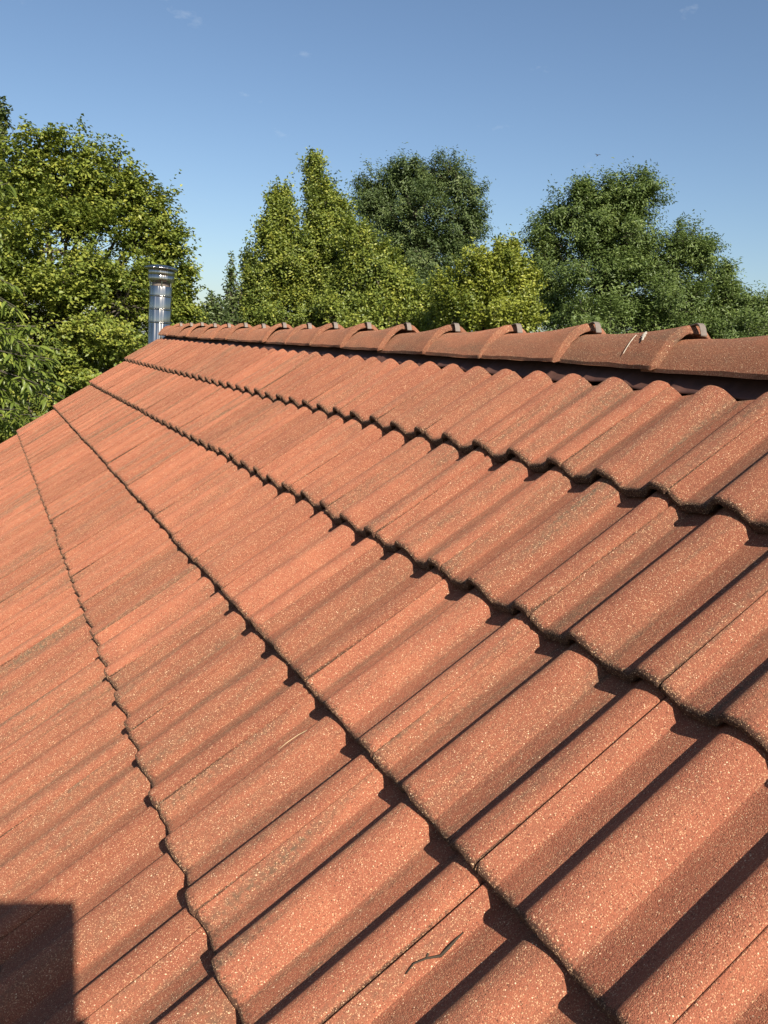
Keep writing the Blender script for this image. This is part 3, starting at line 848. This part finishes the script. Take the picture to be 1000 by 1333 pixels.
for ti, t in enumerate(allt + extra):
    h = min(hub, key=lambda q: abs(q.z - t.z + 0.1))
    ax = (t - h).normalized()
    m = h.lerp(t, 0.55) + Vector((0, 0, 0.18))
    wood.append(tube([h - cb, m - cb, t - cb], [0.016, 0.009, 0.003], 5, cap=False))
    front = ti < len(allt)
    for q in range(15 if front else 17):
        s = rc.uniform(0.0, 1.0)
        base = t - ax * (0.30 * s) + Vector((rc.gauss(0, 0.012), rc.gauss(0, 0.012), rc.gauss(0, 0.012) + 0.06 * s))
        yaw = rc.uniform(0, 2 * math.pi)
        d = Vector((math.cos(yaw), math.sin(yaw), 0)) * 0.85 + ax * 0.5
        d.z = rc.uniform(-0.55, 0.25)
        d.normalize()
        Ln = rc.uniform(0.10, 0.175)
        yv = Vector((0, 0, 1)).cross(d).normalized(); zv = d.cross(yv)
        rollv = Matrix.Rotation(rc.gauss(0, 0.35), 3, d)
        yv = rollv @ yv; zv = rollv @ zv
        bl = base - cb
        M = Matrix(((d.x * Ln, yv.x * Ln, zv.x * Ln, bl.x), (d.y * Ln, yv.y * Ln, zv.y * Ln, bl.y), (d.z * Ln, yv.z * Ln, zv.z * Ln, bl.z), (0, 0, 0, 1)))
        k = min(5, int(abs(rc.gauss(2.2, 1.4))))
        if front and n_obj < 250:
            link('leaf', cl_mesh[k], cherry, M); n_obj += 1
        else:
            v, f = cherry_leaf(rc.randint(0, 5)); n0 = len(restV)
            restV += [M @ Vector(p) for p in v]; restF += [tuple(i + n0 for i in q2) for q2 in f]; restT += [(0.1, 0.25, 0.4, 0.5, 0.65, 0.95)[k]] * len(v)
me = mesh('crown', restV, restF, L_CHERRY, smooth=True)
at = me.attributes.new('tint', 'FLOAT', 'POINT'); at.data.foreach_set('value', np.array(restT, dtype=np.float32))
o = link('crown', me, cherry); o['kind'] = 'stuff'
wood.append(tube([Vector((0, 0, 0)), Vector((0.08, -0.05, 1.6)), Vector((0.2, -0.1, 3.2)), Vector((0.4, -0.1, 5.4))], [0.13, 0.10, 0.075, 0.02], 10))
v, f = join(*wood)
link('trunk', mesh('trunk', v, f, BARK, smooth=True), cherry)

# ------------------------------------------------------------------ small things
# twig lying on a tile in front
tw = [(-0.8355, -0.019), (-0.8205, -0.018), (-0.8055, -0.02), (-0.7905, -0.026), (-0.7775, -0.027), (-0.7645, -0.025), (-0.7515, -0.024)]
def surf(X, Y):
    r = math.ceil(-X / GAUGE); xl = X + r * GAUGE
    return prof(Y) - 0.027 / GAUGE * xl
pts = [roofw(x, y, surf(x, y) + 0.0030 + 0.002 * math.sin(i * 1.9)) for i, (x, y) in enumerate(tw)]
b0 = pts[0].copy()
v, f = tube([p - b0 for p in pts], [0.0007, 0.0010, 0.0012, 0.0018, 0.0020, 0.0015, 0.0005], 6)
v2, f2 = tube([pts[2] - b0, pts[2] - b0 + (pts[2] - pts[1]) * 0.25 + Vector((0, 0.003, 0.003))], [0.0012, 0.0014], 6)
v, f = join((v, f), (v2, f2))
o = link('twig', mesh('twig', v, f, TWIGM, smooth=True)); o.location = b0
tag(o, 'small dark crooked twig lying on a tile near the bottom', 'twig')
# bird lime on the second ridge tile from the right
def ridge_pt(k, y, a, lift):
    fl = max(0.0, 1 - y / 0.24); flare = 0.0205 * fl ** 1.7; taper = 1.0 - 0.075 * (y / 0.415)
    u = a
    x = 0.113 * (taper + flare * 0.32 / 0.113) * u; z = (0.081 * (2 * taper - 1) + flare) * (1 - abs(u) ** 2.15)
    n = Vector((u * 0.8, 0, 0.6)).normalized() * lift
    return Vector((APEX_X + x, 0.672 + RIDGE_L * k + y, RB + z)) + n
V, F = [], []
for (ya, aa, yb, ab, w0) in ((0.118, -0.30, 0.088, -0.62, 0.0060), (0.135, -0.42, 0.118, -0.86, 0.0014)):
    nseg = 9
    for i in range(nseg):
        t = i / (nseg - 1)
        yy = ya + (yb - ya) * t; aa_ = aa + (ab - aa) * t
        w = w0 * (0.35 + math.sin(math.pi * min(1, t * 0.85 + 0.1))) * (0.8 + 0.35 * math.sin(i * 2.7))
        n0 = len(V)
        V += [ridge_pt(0, yy - w, aa_, 0.0030), ridge_pt(0, yy, aa_, 0.0042), ridge_pt(0, yy + w, aa_, 0.0030)]
        if i: F += [(n0 - 3, n0 - 2, n0 + 1, n0), (n0 - 2, n0 - 1, n0 + 2, n0 + 1)]
b0 = V[0].copy()
o = link('bird_dropping', mesh('bird_dropping', [v - b0 for v in V], F, LIME, smooth=True)); o.location = b0
tag(o, 'white streaks of bird dropping on a ridge tile near the right', 'bird dropping')
# pale straw
sp = [(-0.805, 0.528), (-0.785, 0.530), (-0.763, 0.527), (-0.739, 0.512), (-0.721, 0.507)]
pts = [roofw(x, y, surf(x, y) + 0.003) for x, y in sp]
b0 = pts[0].copy()
v, f = tube([p - b0 for p in pts], [0.0004, 0.0006, 0.0006, 0.0005, 0.0003], 5)
o = link('straw', mesh('straw', v, f, STRAW, smooth=True)); o.location = b0
tag(o, 'thin pale blade of dry grass curled on a tile left of the middle', 'straw')

# bird
bd = empty('bird', (17.97, 22.41, 11.52))
bd.rotation_euler = (0.2, -0.5, 0.6)
bd.scale = (0.75, 0.75, 0.75)
tag(bd, 'tiny dark bird flying in the blue sky above the big ash', 'bird')
v, f = lathe([(0.003, -0.10), (0.018, -0.07), (0.026, -0.02), (0.025, 0.03), (0.018, 0.06), (0.016, 0.075), (0.010, 0.09), (0.002, 0.105)], 10)
link('body', mesh('body', [(p[2], p[0], p[1]) for p in v], f, BIRDM, smooth=True), bd)
for s in (-1, 1):
    V = [(0.04, s * 0.015, 0.01), (0.05, s * 0.07, 0.035), (0.02, s * 0.15, 0.03), (-0.005, s * 0.08, 0.03), (-0.03, s * 0.015, 0.008)]
    V += [(x, y, z - 0.004) for x, y, z in V]
    F = [(0, 1, 2, 3, 4), (9, 8, 7, 6, 5)] + [(i, i + 5, (i + 1) % 5 + 5, (i + 1) % 5) for i in range(5)]
    link('wing', mesh('wing', V, F, BIRDM), bd)
V = [(-0.07, -0.012, 0), (-0.07, 0.012, 0), (-0.15, 0.025, 0), (-0.15, -0.025, 0)]
V += [(x, y, z - 0.004) for x, y, z in V]
link('tail', mesh('tail', V, [(0, 1, 2, 3), (7, 6, 5, 4)] + [(i, i + 4, (i + 1) % 4 + 4, (i + 1) % 4) for i in range(4)], BIRDM), bd)

# the device that took the picture, on an unseen stand added to hold it up: it throws the square shadow at lower left
dev = empty('phone_on_added_stand', roofw(-1.30, -0.95, 0.0))
tag(dev, 'dark slab-shaped phone, widened for its shadow, on an added stand, throwing the square shadow at lower left', 'phone')
dl = Matrix.Translation(-dev.location)
CF = Matrix(((c_r.x, c_u.x, c_b.x, CAM.x), (c_r.y, c_u.y, c_b.y, CAM.y), (c_r.z, c_u.z, c_b.z, CAM.z), (0, 0, 0, 1)))
v, f = box(-0.150, 0.0175, -0.185, 0.0175, 0.006, 0.014)  # widened to the left so its shadow also covers that of the hand
o = link('phone_body', mesh('phone_body', v, f, BLACKP), dev, dl @ CF)
bv_ = o.modifiers.new('bevel', 'BEVEL'); bv_.width = 0.0035; bv_.segments = 3
v, f = lathe([(0.009, 0.0), (0.009, 0.005), (0.006, 0.0052)], 24)
link('lens_ring', mesh('lens_ring', *lathe([(0.0095, 0.0045), (0.0095, 0.0060), (0.005, 0.0060)], 24), GLASSB), dev, dl @ CF)
v, f = box(-0.050, 0.034, -0.205, -0.148, 0.015, 0.030)
link('hand_shadow_block', mesh('hand_shadow_block', v, f, BLACKP), dev, dl @ CF)  # unseen block added to cast the bulge of the holding hand's shadow
top = CF @ Vector((-0.02, -0.19, 0.025)) - dev.location
v, f = tube([Vector((0, 0, 0.0)), top], [0.010, 0.008], 10)
link('added_pole', mesh('added_pole', v, f, BLACKP, smooth=True), dev)  # pole added only to carry the phone
